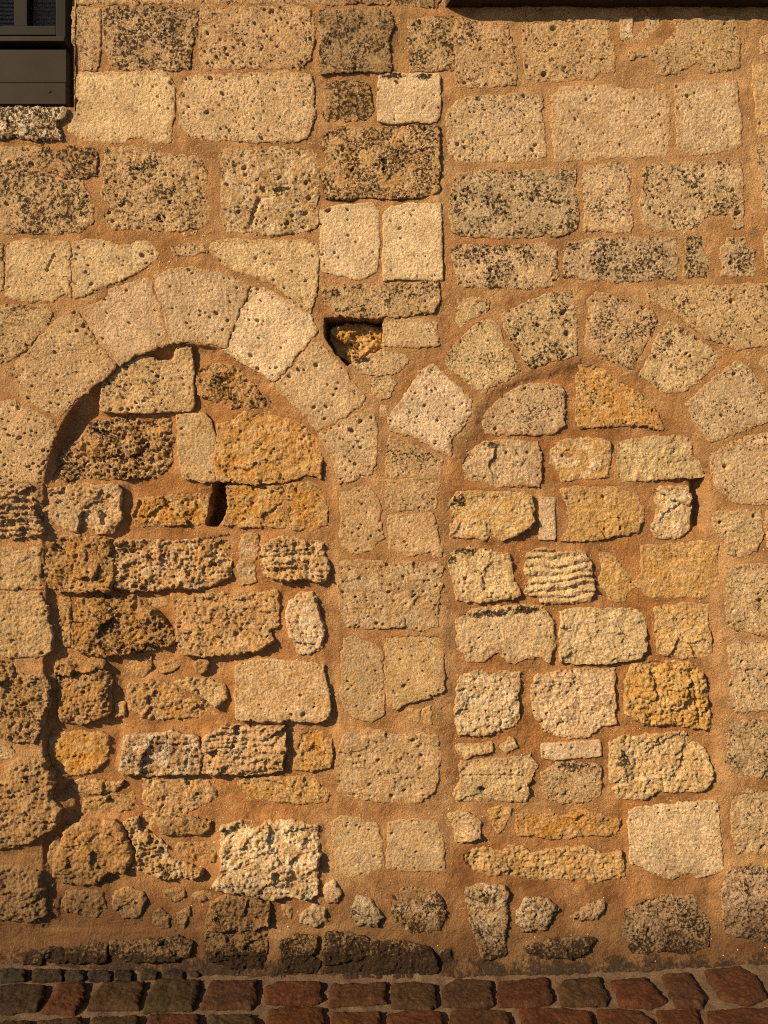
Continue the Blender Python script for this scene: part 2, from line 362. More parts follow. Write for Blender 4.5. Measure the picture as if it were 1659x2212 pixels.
s('H', '850,220 960,175 1040,190 1100,250 1110,300 1110,400 1130,520 1060,590 960,630 870,600 850,500 850,350', 't', l=.08, pit=.6, lf=2)
# --- spandrels
s('D', '45,185 230,170 450,180 470,230 480,540 430,520 370,575 200,580 60,560 40,540 45,350', 'p', l=.22, pit=.6, gz=[(118, 548, 100, 585, 2.5, 6)])
s('D', '490,190 560,165 700,170 800,210 960,180 1050,225 1070,260 1060,300 900,390 760,460 650,490 560,550 510,550 495,400', 'c', l=.1, pit=.8)
s('W', '452,540 460,523 500,518 560,520 655,520 685,530 688,560 686,610 675,660 668,672 650,660 600,620 560,598 505,583 475,565', 'c', l=.1, pit=.9, lf=5)
s('D', '1150,210 1250,190 1370,210 1390,240 1300,270 1180,265', 't', l=.3)
s('D', '-100,610 180,605 310,610 350,660 330,720 200,880 90,960 0,1000 -100,1000', 't', l=.42, pit=1.2, r=3.5)
s('D', '-90,180 10,190 20,500 -90,540', 't', l=.4)
s('D', '60,1030 100,1020 120,1060 105,1090 60,1080', 't', l=.5)
# --- between the arches
s('E', '730,490 850,480 1000,470 1200,470 1510,450 1520,570 1480,650 1250,680 1100,690 870,685 790,640 740,600', 't', l=.5, pit=.4, lf=7, r=3.2, lb=[(740, 670, 26, 9, .7)])
s('E', '1140,710 1300,705 1430,705 1490,730 1505,880 1300,885 1145,880', 'p', l=.25, pit=.4, lf=4)
s('E', '780,775 880,745 1000,745 1120,765 1130,880 1000,950 920,985 830,930 790,850', 'y', l=.1, lf=-52, r=14, rd=10, oc=.9, depth=.05, label='broken orange stone set back in the hole')
s('E', '930,1000 1060,940 1200,930 1300,950 1300,1000 1240,1060 1060,1080 980,1060', 'p', l=.25, lb=[(785, 778, 30, 9, 1.1)], lf=5)
s('E', '1040,1110 1180,1090 1220,1130 1180,1220 1120,1245 1060,1190', 'p', l=.3)
s('E', '1110,1290 1160,1285 1160,1350 1120,1360', 'p', l=.1)
s('H', '850,680 1000,680 1200,690 1500,690 1540,720 1510,790 1530,840 1500,960 1500,1120 1380,1140 1200,1120 1060,1130 900,1120 850,1050 840,850', 't', l=.18, pit=1.0, r=3.5, lf=4, pl=.2)
s('W', '743,1380 765,1376 810,1395 826,1408 828,1470 829,1545 805,1557 765,1550 745,1530 738,1495 738,1430', 't', l=.05, pit=.4, lf=5)
s('W', '836,1380 880,1372 952,1376 957,1430 958,1492 925,1505 880,1515 855,1530 840,1525 834,1490 834,1430', 't', l=.05, pit=.4, lf=6, ty=9)
s('K', '980,200 1040,200 1030,280 980,260', 'y', l=.05)
s('K', '1060,200 1110,190 1110,290 1070,280', 'y', l=.05)
s('K', '590,350 740,320 850,345 1000,350 1150,370 1165,480 1150,620 1130,690 1050,760 900,760 600,730 555,680 560,500', 't', l=.08, pit=.5, r=4, lf=3)
s('K', '515,890 560,845 680,860 790,890 800,960 825,1020 830,1150 750,1180 620,1210 550,1190 530,1090 530,990', 'p', l=.02, pit=.3, lf=4)
s('K', '860,880 960,865 1110,870 1150,890 1170,960 1190,1060 1185,1180 1000,1170 850,1160 855,1010', 'p', l=.02, pit=.3, lf=4)
s('K', '480,1250 540,1240 570,1310 550,1360 490,1365 470,1310', 'p', lf=12, rd=10, r=3)
s('M', '1460,200 1490,155 1540,165 1585,240 1570,275 1530,280 1520,260 1490,270 1460,240', 'w', lf=12, rd=9, r=5, l=.45, pl=.6)
s('N', '105,150 140,115 270,130 310,170 320,230 290,290 180,300 110,270 100,190', 'b', l=.55, lf=6, r=4, pl=.4)
s('M', '1250,230 1300,190 1345,210 1350,250 1310,280 1250,265', 'p', lf=13, rd=10, r=5, pl=.5)
s('M', '1175,180 1205,190 1205,235 1180,230', 't', lf=4)
s('M', '470,150 520,120 590,140 605,180 570,240 510,245 470,210', 't', lf=14, rd=13, r=4)
s('M', '640,220 670,205 700,240 700,280 670,290 635,260', 'g', lf=10, rd=8, r=4)
s('M', '740,220 780,200 785,230 760,285 730,285', 'g', lf=10, rd=8, r=4)
s('M', '680,130 760,125 770,150 720,170 690,160', 't', lf=8, rd=7, r=4)
s('M', '800,150 870,130 880,150 830,175', 't', lf=8, rd=7, r=4)
s('M', '-80,40 80,30 160,60 180,130 185,230 160,260 60,260 -80,240', 'b', lf=26, rd=16, r=8, l=.12, fil=.7)
s('M', '280,130 420,130 440,200 400,235 280,220 250,190', 'b', lf=8, rd=8, r=6, fil=.9)
s('M', '870,180 940,150 1060,170 1120,185 1120,240 1115,330 1100,450 1000,460 870,420 850,340 860,250', 'b', l=.25, lf=10, rd=9, r=7, lb=[(520, 2075, 70, 32, .9), (505, 1990, 30, 10, .5)])
s('M', '460,345 600,345 740,320 800,345 790,400 700,425 520,420 460,390', 'b', l=.4, lf=14, rd=11, r=7, lb=[(330, 2072, 90, 14, 1.0)])
s('M', '100,400 200,375 330,385 380,350 440,350 450,420 330,430 100,432', 'k', l=.7, lf=12, rd=11, r=8)
s('M', '1170,340 1230,315 1310,330 1315,370 1290,410 1330,430 1310,470 1170,465', 'b', l=.7, lf=10, rd=9, r=6)
s('W', '705,2020 755,2018 810,2036 875,2038 925,2050 943,2068 947,2103 800,2104 704,2100 698,2060', 'b', l=.9, lf=9, rd=7, r=6, label='low stone by the paving, black with dampness and lichen')
s('N', '300,385 335,375 345,420 300,425', 'b', l=.4)
s('N', '410,120 460,105 560,110 575,160 570,280 570,400 480,420 450,350 430,280 405,170', 'p', l=.3, pl=.6, lf=8, r=6, rd=8, lb=[(1050, 1935, 40, 20, .7)])
s('N', '620,220 660,165 740,165 790,210 760,240 740,290 640,300 620,260', 'p', l=.35, pl=.6, lf=14, rd=12, r=7)
s('N', '840,240 900,200 975,165 980,200 950,250 880,250', 'p', l=.2, lf=10, rd=9, r=7)
s('N', '640,370 720,350 800,325 900,330 945,335 900,390 840,410 720,410', 'g', l=.5, lf=10, rd=10, r=7)
s('N', '1060,220 1110,185 1200,150 1350,150 1380,200 1415,260 1410,350 1340,380 1200,375 1100,390 1065,330', 'g', l=.4, r=6, lf=4)
s('N', '1490,40 1659,20 1740,20 1740,340 1580,330 1480,300 1470,150', 'g', l=.4, r=6, lf=6, lb=[(1630, 1880, 60, 14, .8)])
# --- filling of the left arch
s('D', '860,990 950,950 1030,965 1060,990 1170,990 1200,890 1250,850 1280,880 1300,1000 1305,1290 1280,1315 1020,1325 820,1330 680,1310 690,1120 780,1050', 'p', l=.3, lf=24, rd=4, pit=.7, r=3, wob=.6, fil=.35, lb=[(270, 790, 25, 12, .6), (235, 830, 10, 10, .8)])
s('W', '428,800 470,785 520,800 560,850 590,880 530,885 470,870 428,850', 't', l=.6, oc=.5, lf=6, r=5, lb=[(490, 818, 35, 20, .8)])
s('W', '198,915 256,903 310,908 368,902 374,945 372,1000 355,1028 240,1035 140,1040 118,1025 130,985 175,945', 't', l=.55, oc=.2, lf=10, r=9, pit=1.2, rd=7)
s('W', '383,898 440,893 455,910 462,940 465,1000 463,1038 440,1040 395,1030 386,980', 'p', l=.05, lf=20, rd=3, wob=.6, fil=.35, pit=.5)
s('W', '471,918 530,893 590,893 645,910 682,940 694,990 690,1030 660,1025 615,1038 540,1042 472,1035 466,990', 'y', l=.12, oc=.55, lf=12, r=5, lb=[(540, 1010, 50, 14, .4)], ty=6)
s('G', '335,190 500,165 800,170 815,250 810,400 770,440 760,485 560,488 480,470 400,430 300,380 300,330 340,280', 'p', l=.1, lf=14, r=6, pit=1.0, gz=[(222, 1114, 222, 1130, 6, 14)])
s('G', '930,260 1100,240 1400,230 1400,330 1380,420 1250,430 1050,440 900,430 910,330', 'y', l=.25, oc=.95, lf=6, r=6, pit=.9, gz=[(305, 1085, 290, 1115, 4, 10)])
s('H', '85,180 250,160 450,180 470,300 470,440 350,440 200,440 60,430 82,320', 'y', l=.2, oc=.8, lf=8, r=5, pit=.9)
s('H', '490,160 620,150 720,190 755,320 750,430 650,470 520,465 495,350', 'y', l=.15, oc=.9, lf=5, r=4, pit=.7, gz=[(640, 1056, 641, 1062, 3, 9)])
s('G', '380,510 560,510 740,540 770,640 760,870 600,880 400,880 330,840 295,760 310,640', 'b', l=.3, lf=24, rd=8, r=8, pit=.8, ty=8, fil=.5)
s('G', '790,530 870,540 1100,540 1250,540 1400,510 1560,490 1570,560 1550,680 1550,790 1450,830 1350,860 1150,850 1050,880 900,885 790,850 775,700', 't', l=.1, lf=20, rd=8, r=10, pit=1.2, ty=7, pl=.25, fil=.5)
s('H', '180,500 280,500 285,600 260,720 265,820 180,830 150,720 170,600', 'g', lf=9, r=4, l=.1, pl=.3)
s('H', '310,560 460,510 600,540 720,560 740,650 770,710 760,800 720,830 600,790 450,820 330,760 300,650', 'p', lf=18, rd=9, r=10, st=5, l=.15, lb=[(580, 1170, 40, 10, .7)], oc=.25)
s('G', '520,940 700,910 900,900 960,960 1050,1010 1160,1150 1180,1220 1100,1270 880,1300 700,1310 560,1290 490,1250 480,1060', 'b', l=.5, oc=.3, lf=20, rd=9, r=9, pit=.9, ty=8, fil=.6)
s('G', '410,920 460,920 470,1250 390,1220 380,1100', 't', oc=.4, lf=4, r=5)
s('G', '1000,930 1120,920 1135,970 1010,985', 't', oc=.4, lf=3)
s('W', '374,1292 420,1287 520,1282 598,1278 602,1310 598,1352 580,1360 590,1385 560,1402 505,1410 440,1415 395,1412 383,1380 380,1330', 't', l=.2, lf=24, rd=5, r=6, pit=1.2, ty=9, fil=.5)
s('H', '500,950 570,900 660,895 700,980 720,1080 735,1160 700,1270 640,1310 570,1300 510,1200 490,1100 480,1010', 'w', lf=15, rd=11, r=5, pit=1.8, pl=.3)
s('G', '840,1390 930,1330 1010,1330 1030,1400 960,1465 880,1450', 't', oc=.4, lf=6, r=5, rd=7)
s('G', '1090,1370 1180,1340 1200,1380 1150,1420 1080,1430', 't', lf=6, r=5, rd=6)
s('G', '1310,1370 1390,1345 1410,1370 1390,1420 1320,1430', 'b', lf=24, rd=7, r=4, fil=.3)
s('W', '118,1432 165,1424 225,1428 236,1450 238,1520 230,1545 175,1565 132,1557 124,1520 120,1470', 'b', l=.3, lf=20, rd=12, r=8, ty=6, fil=.6)
s('J', '700,170 740,160 745,240 690,250', 't', lf=14, rd=7)
s('J', '760,60 900,40 1040,60 1110,130 1250,150 1290,210 1200,240 1000,260 880,260 780,200', 't', oc=.3, lf=14, rd=9, r=7)
s('J', '1050,46 1130,15 1250,30 1350,60 1360,130 1300,190 1230,135 1120,85', 'p', lf=20, rd=8, r=5, label='pale lobe of stone above the smooth block')
s('W', '510,1440 545,1427 610,1428 697,1437 703,1475 711,1510 714,1530 704,1553 680,1558 625,1555 560,1558 512,1552 508,1490', 'p', l=.12, lf=26, rd=5, r=3, pit=.5, ty=5, fil=.5, lb=[(600, 1440, 60, 10, .4)])
s('J', '290,370 380,340 600,340 650,370 640,500 560,580 420,600 310,580 270,480', 'y', oc=1.0, lf=4, rd=9, r=4, l=.12)
s('J', '740,370 860,355 1030,345 1180,380 1200,480 1200,590 1000,590 830,595 740,595 710,560 740,460', 'g', l=.3, pl=.5, lf=30, rd=10, r=7, st=3, fil=.4, lb=[(320, 1605, 25, 20, .6)])
s('W', '438,1597 480,1572 540,1573 613,1571 614,1620 608,1663 565,1672 500,1673 440,1670 440,1630', 'p', l=.2, lf=34, rd=5, r=8, st=6, fil=.3)
s('K', '330,340 420,330 510,350 525,440 510,550 400,565 300,560 310,440', 'y', oc=.7, lf=2, r=6, l=.12)
s('J', '860,610 1100,610 1250,640 1300,730 1150,810 1050,850 940,840 920,790 860,770', 't', lf=8, rd=8, r=6, oc=.1)
s('J', '400,660 480,630 650,640 740,640 700,690 560,710 420,690', 'g', lf=8, rd=10, r=5, l=.25)
s('J', '500,740 800,700 830,800 600,820 480,830', 't', lf=3, rd=8, r=5)
s('W', '512,1690 545,1683 640,1678 680,1680 695,1700 713,1710 708,1728 655,1737 600,1730 530,1726', 'y', oc=.35, lf=6, rd=7, r=5)
s('J', '930,870 1080,860 1250,880 1260,930 1200,955 1080,965 970,955', 'k', lf=28, rd=14, r=5, l=.35, fil=.5)
s('J', '390,910 500,890 680,890 720,920 760,1020 780,1080 740,1200 650,1180 560,1260 400,1260 310,1210 320,1100 370,1000', 'b', lf=36, rd=18, r=6, l=.08, fil=.5, label='large smooth brown rubble stone bulging from the wall')
s('J', '300,1030 340,970 360,1000 330,1090 310,1150 290,1120', 't', lf=14, rd=7)
s('J', '740,880 820,860 840,930 900,960 990,1020 1000,1090 1100,1130 1220,1170 1200,1210 980,1220 900,1190 860,1180 800,1150 820,1050 780,960', 't', lf=16, rd=9, r=11, pl=.3)
s('J', '850,830 930,810 920,950 860,940', 'y', oc=.8, lf=6, r=5)
s('J', '1060,1010 1200,1000 1300,1040 1290,1110 1180,1130 1080,1090', 'b', oc=.5, lf=2, r=6, rd=8)
s('W', '478,1787 515,1778 560,1785 578,1776 645,1777 686,1790 688,1830 690,1850 682,1890 685,1930 668,1942 620,1935 585,1944 540,1935 480,1925 462,1915 478,1890 476,1830', 'c', l=.12, lf=26, rd=9, r=8, pl=.5, oc=.15, ty=5, fil=.6, lb=[(690, 1795, 22, 14, .8)])
# --- left jamb
s('G', '-130,170 200,170 210,280 220,330 270,420 290,480 230,500 110,520 0,510 -130,510', 't', l=.3, lf=14, r=12, st=10, rd=8)
s('G', '-130,590 270,595 265,650 265,850 0,865 -130,865', 't', l=.12, lf=5, r=5, pit=.8)
s('G', '-130,885 270,885 290,940 310,1000 320,1100 345,1180 340,1290 280,1320 70,1325 0,1290 -130,1290', 't', l=.12, lf=10, r=5, pit=.7, rd=6)
s('W', '-45,1425 20,1430 30,1460 90,1462 104,1475 105,1510 92,1560 75,1605 40,1605 -45,1580', 'b', l=.35, lf=14, r=11, rd=9)
s('J', '-120,420 60,425 90,460 70,495 -120,500', 'p', lf=6, r=4)
s('J', '60,520 150,500 240,510 290,600 320,640 290,750 350,810 340,900 220,980 100,1030 0,1040 -120,1040 -120,640 20,640', 'b', l=.08, lf=28, rd=16, r=9, fil=.7)
# --- filling of the right arch
s('F', '290,950 340,900 430,850 500,830 640,840 660,880 655,1030 600,1075 400,1070 280,1065 255,1020', 'p', l=.35, lf=8, pit=.5)
s('F', '720,790 740,740 830,740 900,800 1000,850 1090,930 1130,1000 1140,1050 1060,1030 900,1030 740,1045 720,1000 730,880', 'y', l=.35, oc=.75, lf=8, r=4, lb=[(1275, 800, 35, 14, .5), (1370, 905, 40, 12, .4)])
s('W', '1012,978 1045,957 1080,950 1158,955 1166,985 1168,1025 1162,1048 1060,1050 1045,1040 1005,1035 1000,1000', 'p', l=.15, lf=6, r=4, lb=[(1065, 962, 28, 10, 1.0)])
s('W', '1190,972 1215,952 1295,948 1316,955 1320,1000 1312,1028 1280,1036 1212,1036 1205,1015 1192,1000', 'y', l=.1, lf=5, r=5, pl=.4, oc=.3)
s('W', '1336,955 1400,945 1490,946 1494,985 1520,1010 1522,1025 1495,1028 1400,1036 1340,1038 1335,1000', 'c', l=.1, lf=9, r=5, pit=.5)
s('I', '130,150 240,155 460,155 500,180 510,300 490,330 410,370 350,390 300,355 260,390 200,370 100,370 110,280 95,210', 'y', l=.08, lf=6, r=5, pl=.3, lb=[(990, 1080, 22, 18, 1.0), (1055, 1072, 30, 7, .8)])
s('I', '545,180 610,185 610,385 540,380', 'w', lf=9, rd=2, wob=.35, pit=.1, label='narrow pale brick standing on end')
s('I', '640,140 800,130 900,135 1020,170 1050,260 1030,350 880,370 760,395 650,390 690,300 680,220', 'y', lf=7, r=5, oc=.3, l=.05)
s('I', '1090,160 1130,130 1260,130 1280,180 1270,290 1270,340 1200,375 1110,375 1090,310 1120,230', 'c', lf=9, r=6, pl=.6, oc=.2)
s('I', '100,460 150,430 260,440 380,460 400,500 410,580 440,660 350,680 250,690 130,680 115,580 100,520', 'c', lf=8, r=6, lb=[(1005, 1190, 30, 9, 1.0), (980, 1212, 12, 14, .9)])
s('I', '480,450 560,430 640,450 760,450 795,500 800,590 805,640 780,690 650,700 540,695 530,660 470,650 490,590 470,540', 'c', lf=10, r=5, st=11, label='pale stone with deep horizontal ridges')
s('I', '830,440 880,460 940,520 1000,580 1040,600 970,640 960,690 900,695 860,630 830,600 850,530', 'y', lf=3, r=4, oc=.4)
s('I', '1040,420 1200,410 1330,395 1410,420 1410,560 1410,640 1330,670 1200,670 1070,660 1010,590 1040,560', 'y', lf=5, r=4, l=.15, oc=.4, lb=[(1450, 1180, 70, 8, .4)])
s('I', '135,780 200,730 400,710 560,720 580,760 605,800 610,930 580,985 540,960 480,965 420,990 380,975 330,940 260,985 180,980 160,940 135,930', 'c', lf=9, r=4, lb=[(1060, 1326, 55, 9, 1.15), (1130, 1318, 55, 10, 1.15)], label='pale block with a black lichen band along its top')
s('I', '640,740 800,725 1000,730 1050,760 1060,850 1060,940 1020,970 850,990 700,995 640,980 640,860 650,800', 'c', lf=12, r=6, ty=6, oc=.12)
s('I', '1110,720 1250,705 1360,710 1365,800 1380,940 1340,960 1210,965 1120,940 1110,850', 'y', lf=8, r=6, pl=.2)
s('W', '995,1458 1040,1450 1062,1460 1092,1451 1122,1457 1118,1500 1120,1550 1105,1570 1035,1588 990,1588 982,1540 988,1495', 'c', lf=10, r=7, pit=1.2, pl=.4, oc=.15)
s('W', '1158,1460 1200,1452 1240,1448 1325,1444 1328,1500 1332,1562 1295,1572 1270,1590 1235,1594 1180,1582 1152,1540 1148,1480', 'c', lf=9, r=6, pit=1.3, oc=.15)
s('W', '1353,1470 1370,1435 1415,1430 1490,1431 1520,1455 1530,1510 1535,1570 1525,1575 1480,1570 1440,1565 1390,1565 1355,1540 1352,1500', 'y', lf=16, rd=10, r=11, oc=.55, gz=[(1492, 1450, 1512, 1560, 3, 8)])
s('L', '130,345 300,330 300,370 180,400 140,375', 'c', lf=7, r=5)
s('L', '350,345 400,315 425,350 370,375', 'c', lf=9, r=5)
s('L', '550,340 830,320 840,390 600,410 555,400', 'w', lf=11, rd=3, wob=.4, pit=.6, label='narrow pale brick lying flat')
s('L', '880,330 960,300 1100,290 1250,280 1340,350 1390,480 1390,520 1330,560 1200,570 1120,560 1060,600 920,600 890,500', 'c', lf=12, r=8, oc=.35, lb=[(1345, 1640, 14, 24, 1.0), (1400, 1600, 50, 10, .6)])
s('L', '150,420 360,410 490,390 520,450 500,490 480,540 490,580 460,620 350,610 130,615 120,580 150,500', 'c', lf=7, r=5, gz=[(1000, 1674, 1130, 1676, 2, 6)])
s('L', '550,480 620,430 800,430 840,460 840,580 770,615 640,620 570,600 550,540', 'p', lf=6, r=4, l=.3, lb=[(1235, 1653, 50, 12, .9)])
s('L', '90,680 130,670 200,675 240,730 240,800 130,820 120,740', 'c', lf=7, r=6)
s('L', '280,660 350,645 400,650 380,700 340,770 320,740', 'y', lf=3, r=5, oc=.5)
s('L', '420,690 560,685 660,690 760,660 860,690 935,720 910,780 800,780 620,795 430,780', 'y', lf=8, r=6, oc=1.0, label='long bright ochre stone')
s('L', '160,880 260,840 340,870 400,840 470,850 490,880 620,850 760,840 850,880 940,870 950,1000 870,990 800,1030 760,990 600,1000 380,980 220,970 160,920', 'y', lf=8, r=8, oc=.35, pl=.2)
s('L', '985,660 1100,645 1180,640 1390,615 1410,640 1425,800 1440,950 1310,990 1290,960 1250,970 1190,995 1110,970 1060,940 990,920 980,750', 'w', lf=12, rd=4, r=3, pit=.2, label='large smooth cream block, crisp right edge')
# --- right jamb
s('I', '1390,270 1450,245 1620,250 1640,300 1620,400 1600,440 1540,470 1470,455 1440,380 1400,330', 'p', l=.15, r=4)
s('I', '1655,250 1755,250 1755,420 1655,420', 'p', l=.2)
s('I', '1450,520 1520,515 1755,515 1755,850 1600,850 1460,830 1460,680', 'p', l=.3, r=4)
s('W', '1575,1400 1590,1385 1700,1387 1700,1538 1640,1537 1588,1535 1575,1520 1580,1460', 'p', l=.3, r=4)
s('L', '1470,230 1600,215 1755,210 1755,500 1640,510 1490,480 1460,420', 'g', l=.4, r=5)
s('L', '1480,600 1560,560 1755,570 1755,860 1640,870 1510,870 1480,780 1490,690', 'p', l=.3, r=5)

# --- the courses run on beyond the picture
OPEN = (-430, 160, -520, 232)       # window opening u0,u1,v0,v1
def course(u0, u1, v0, v1, skip=None):
    vv = v0
    while vv < v1-40:
        hh = min(random.uniform(140, 175), v1-vv)
        uu = u0 + random.uniform(0, 60)*0
        while uu < u1-30:
            ww = min(random.uniform(170, 270), u1-uu)
            if u1-uu-ww < 60: ww = u1-uu
            a, b, c_, d = uu+7, uu+ww-7, vv+7, vv+hh-7
            if not (skip and b > skip[0]-5 and a < skip[1]+5 and d > skip[2]-5 and c_ < skip[3]+5) and b-a > 25 and d-c_ > 25:
                ST.append(dict(P=[(a, c_), ((a+b)/2, c_-2), (b, c_+3), (b+2, (c_+d)/2), (b-3, d), ((a+b)/2, d+2), (a+2, d-2)], c='W',
                               tint=random.choice('ptptgt'), kind='stone', label=None, l=random.uniform(.1, .5), ext=True))
            uu += ww
        vv += hh
course(-600, -56, -400, 2075, OPEN)
course(1722, 2110, -400, 2075)
course(170, 1722, -400, -112)

# ------------------------------------------------------------------ face level of the wall (metres, + towards the street)
ARCH_L = pp('W', '92,2010 95,1450 100,1290 90,1150 95,1040 115,950 150,890 215,810 250,790 300,760 365,738 420,743 490,752 545,790 600,835 660,900 690,945 715,1000 728,1080 730,1300 730,1700 700,2010')
ARCH_R = pp('W', '965,1060 1000,960 1045,880 1100,835 1150,800 1250,775 1300,790 1400,850 1450,900 1500,950 1528,1030 1540,1150 1550,1400 1562,1650 1565,2010 965,2010 960,1500')
def level(U, V):
    sdl = poly_sd(ARCH_L, U, V)
    t = np.clip((U-100)/560, 0, 1)
    lowfade = 1-0.75*sstep(1750, 2020, V)
    side = .044 - .036*sstep(985, 1050, V) + .010*sstep(1255, 1285, V)
    side = side + (.048-side)*sstep(100, 260, U)
    rl = (side*(1-t)**0.75 + 0.006)*lowfade
    L = -rl*sstep(3, -5, sdl)
    sdr = poly_sd(ARCH_R, U, V)
    tr = np.clip((U-965)/590, 0, 1)
    rr = (0.005 + 0.015*sstep(.0, .35, tr) + .008*sstep(.7, 1., tr)*sstep(960, 1020, V)*sstep(1200, 1120, V))*(1-0.8*sstep(1750, 2000, V))
    L = L - rr*sstep(16, -34, sdr)
    L = L + 0.030*sstep(2040, 2110, V)**2 + 0.004*perlin(U/160, V/160)
    return L

HOLES = [(pp('E', '742,695 1128,695 1132,895 1000,965 895,1015 820,935 745,830'), 0.115, 2.0),
         (pp('G', '1452,80 1500,90 1525,180 1525,300 1490,400 1450,450 1380,430 1375,370 1420,240'), 0.13, 3.0),
         (pp('I', '1285,70 1365,50 1372,150 1350,330 1300,335 1288,200'), 0.036, 15.0)]

# ------------------------------------------------------------------ build the wall
def damp_vignette(U, V):      # dampness at the foot plus vignette darkening painted in, strongest at the left
    dark_edge = V + 75*fbm(U/150, V/150, 3) + 90*sstep(650, 60, U)
    return .86*sstep(1840, 2085, dark_edge)
wall = bpy.data.objects.new('stone_wall', None); COL.objects.link(wall)
wall['label'] = 'weathered blond limestone wall with two walled-up arches and orange mortar'
wall['category'] = 'wall'; wall['kind'] = 'thing'

def wallshift(P, h):           # where a face standing h in front of the wall plane really lies
    k = (D-h)/D
    return [(CU+(a-CU)*k, CV+(b-CV)*k) for a, b in P]

INFO = []
tri = 0
for i, d in enumerate(ST):
    ext = d.get('ext', False)
    rg = np.random.default_rng(100+i)
    P = np.array(d['P']); c0 = P.mean(0)
    Lc = float(level(P[:, 0][None], P[:, 1][None]).mean()*0.5 + level(np.array([[c0[0]]]), np.array([[c0[1]]]))[0, 0]*0.5)
    lift = d.get('lf', 2.6)*1e-3; relief = d.get('r', 2.4)*1e-3; rd = .72*d.get('rd', 3.4)*1e-3
    href = Lc + lift
    infill = 100 < c0[0] < 720 and c0[1] > 780 and poly_sd(ARCH_L, c0[:1], c0[1:])[0] < 0
    if infill: relief *= 1.25
    P = np.array(wallshift(P, href)); d['P2'] = P
    u0, v0 = P.min(0); u1, v1 = P.max(0); su, sv = max(u1-u0, 1), max(v1-v0, 1)
    cu, cv = (u0+u1)/2, (v0+v1)/2
    tx = rg.normal(0, .9)*1e-3 + d.get('tx', 0)*1e-3; ty = rg.normal(0, .9)*1e-3 + d.get('ty', 0)*1e-3
    ph = rg.random(2)*500
    rpx = max(rd/S*1.25, 2.6)
    fac = []
    if d.get('r', 2.4) >= 3.5 and not ext:
        for _ in range(max(3, int(su*sv/1300))):
            fac.append((rg.uniform(u0, u1), rg.uniform(v0, v1), rg.normal(0, .45), rg.normal(0, .016), rg.normal(0, .018)))
    pits = []
    if not ext:
        area = su*sv*0.8
        npit = int(area/260*d.get('pit', .25)*(.55 if d.get('r', 2.4) >= 5 else 1))
        psz = rg.uniform(.78, 1.3)
        for _ in range(npit):
            pits.append((rg.uniform(u0, u1), rg.uniform(v0, v1), psz*rg.choice([1.9, 2.3, 2.9, 3.6, 4.8], p=[.58, .27, .10, .037, .013]), rg.uniform(.7, 1.3), rg.uniform(-.8, .8)))
    def hf(U, V, sd, d=d):
        e = np.clip(-sd/rpx, 0, 1)
        h = href - rd*(1-e)**2
        h = h + tx*(U-cu)/su*2 + ty*(V-cv)/sv*2
        x, y = U+ph[0], V+ph[1]
        big = fbm(x/70, y/70, 2)
        mid = fbm(x/24, y/24, 3, .6)
        fine = fbm(x/7.5, y/7.5, 2, .7)
        rid = 1-2*np.abs(perlin(x/15+5, y/12))
        gr = perlin(x/4.2, y/4.2)
        h = h + relief*(0.55*big + 0.55*mid + 0.42*fine + 0.20*rid) * (0.45+0.55*e) + (.0009+.10*relief)*gr*e
        h = h - .5*rd*sstep(.15, .6, perlin(x/19, y/19+40))*(1-np.clip(-sd/(3*rpx), 0, 1))
        if len(fac):
            wx = U + 5*perlin(x/17, y/17) + 2*perlin(x/6, y/6); wy = V + 5*perlin(x/17+60, y/17) + 2*perlin(x/6+60, y/6)
            best = np.full(U.shape, 1e9); pl_ = np.zeros(U.shape)
            for fu, fv, f0, fx, fy in fac:
                dd = (wx-fu)**2 + (1.5*(wy-fv))**2
                k_ = dd < best
                best = np.where(k_, dd, best); pl_ = np.where(k_, f0 + fx*(U-fu) + fy*(V-fv), pl_)
            h = h + (.95 if infill else .72)*relief*pl_*(.3+.7*e)
        if d.get('st'):
            wv = V + 9*perlin(x/70, y/70) + 3*perlin(x/18, y/18) + 0.08*(U-cu)
            if d['st'] > 10:
                a = wv/17 + .25*perlin(x/60, y/30); saw = 1-np.abs(2*(a-np.floor(a))-1); saw = saw**.7 - .6
            else:
                saw = .9*perlin(x/110, wv/8.5) + .5*perlin(x/60+9, wv/4.6)
            h = h + d['st']*1e-3*saw*(0.5+0.5*e)
        if d.get('tool'):
            h = h + 0.0006*np.sin(U/1.9+3*perlin(U/20, V/50))*sstep(-.2, .4, perlin(x/40, y/60))
        for a0, b0, a1, b1, wd, dp in d.get('gz', []):
            (a0, b0), (a1, b1) = wallshift([(a0, b0), (a1, b1)], href)
            ex, ey = a1-a0, b1-b0
            t = np.clip(((U-a0)*ex+(V-b0)*ey)/(ex*ex+ey*ey+1e-6), 0, 1)
            dist = np.hypot(U-a0-t*ex, V-b0-t*ey) + 1.5*perlin(U/8, V/8)
            h = h - dp*1e-3*sstep(wd*1.4, wd*.4, dist)
        g_u = U[0, :] if U.ndim == 2 else U
        for (pu, pv, pr, pd, sk) in pits:
            j0, j1 = np.searchsorted(gu, [pu-3*pr, pu+3*pr]); i0, i1 = np.searchsorted(gv, [pv-3*pr, pv+3*pr])
            if j1 <= j0 or i1 <= i0: continue
            du = U[i0:i1, j0:j1]-pu; dv = V[i0:i1, j0:j1]-pv
            r2 = ((du+sk*dv)**2 + dv**2*1.3)/(pr*pr)
            h[i0:i1, j0:j1] -= pr*S*2.1*pd*np.exp(-r2**1.5)
        return h
    gg = 6.0 if ext else 1.98
    pu0, pv0 = P.min(0)-9; pu1, pv1 = P.max(0)+9
    gu = pu0 + gg*np.arange(int((pu1-pu0)/gg)+2); gv = pv0 + gg*np.arange(int((pv1-pv0)/gg)+2)
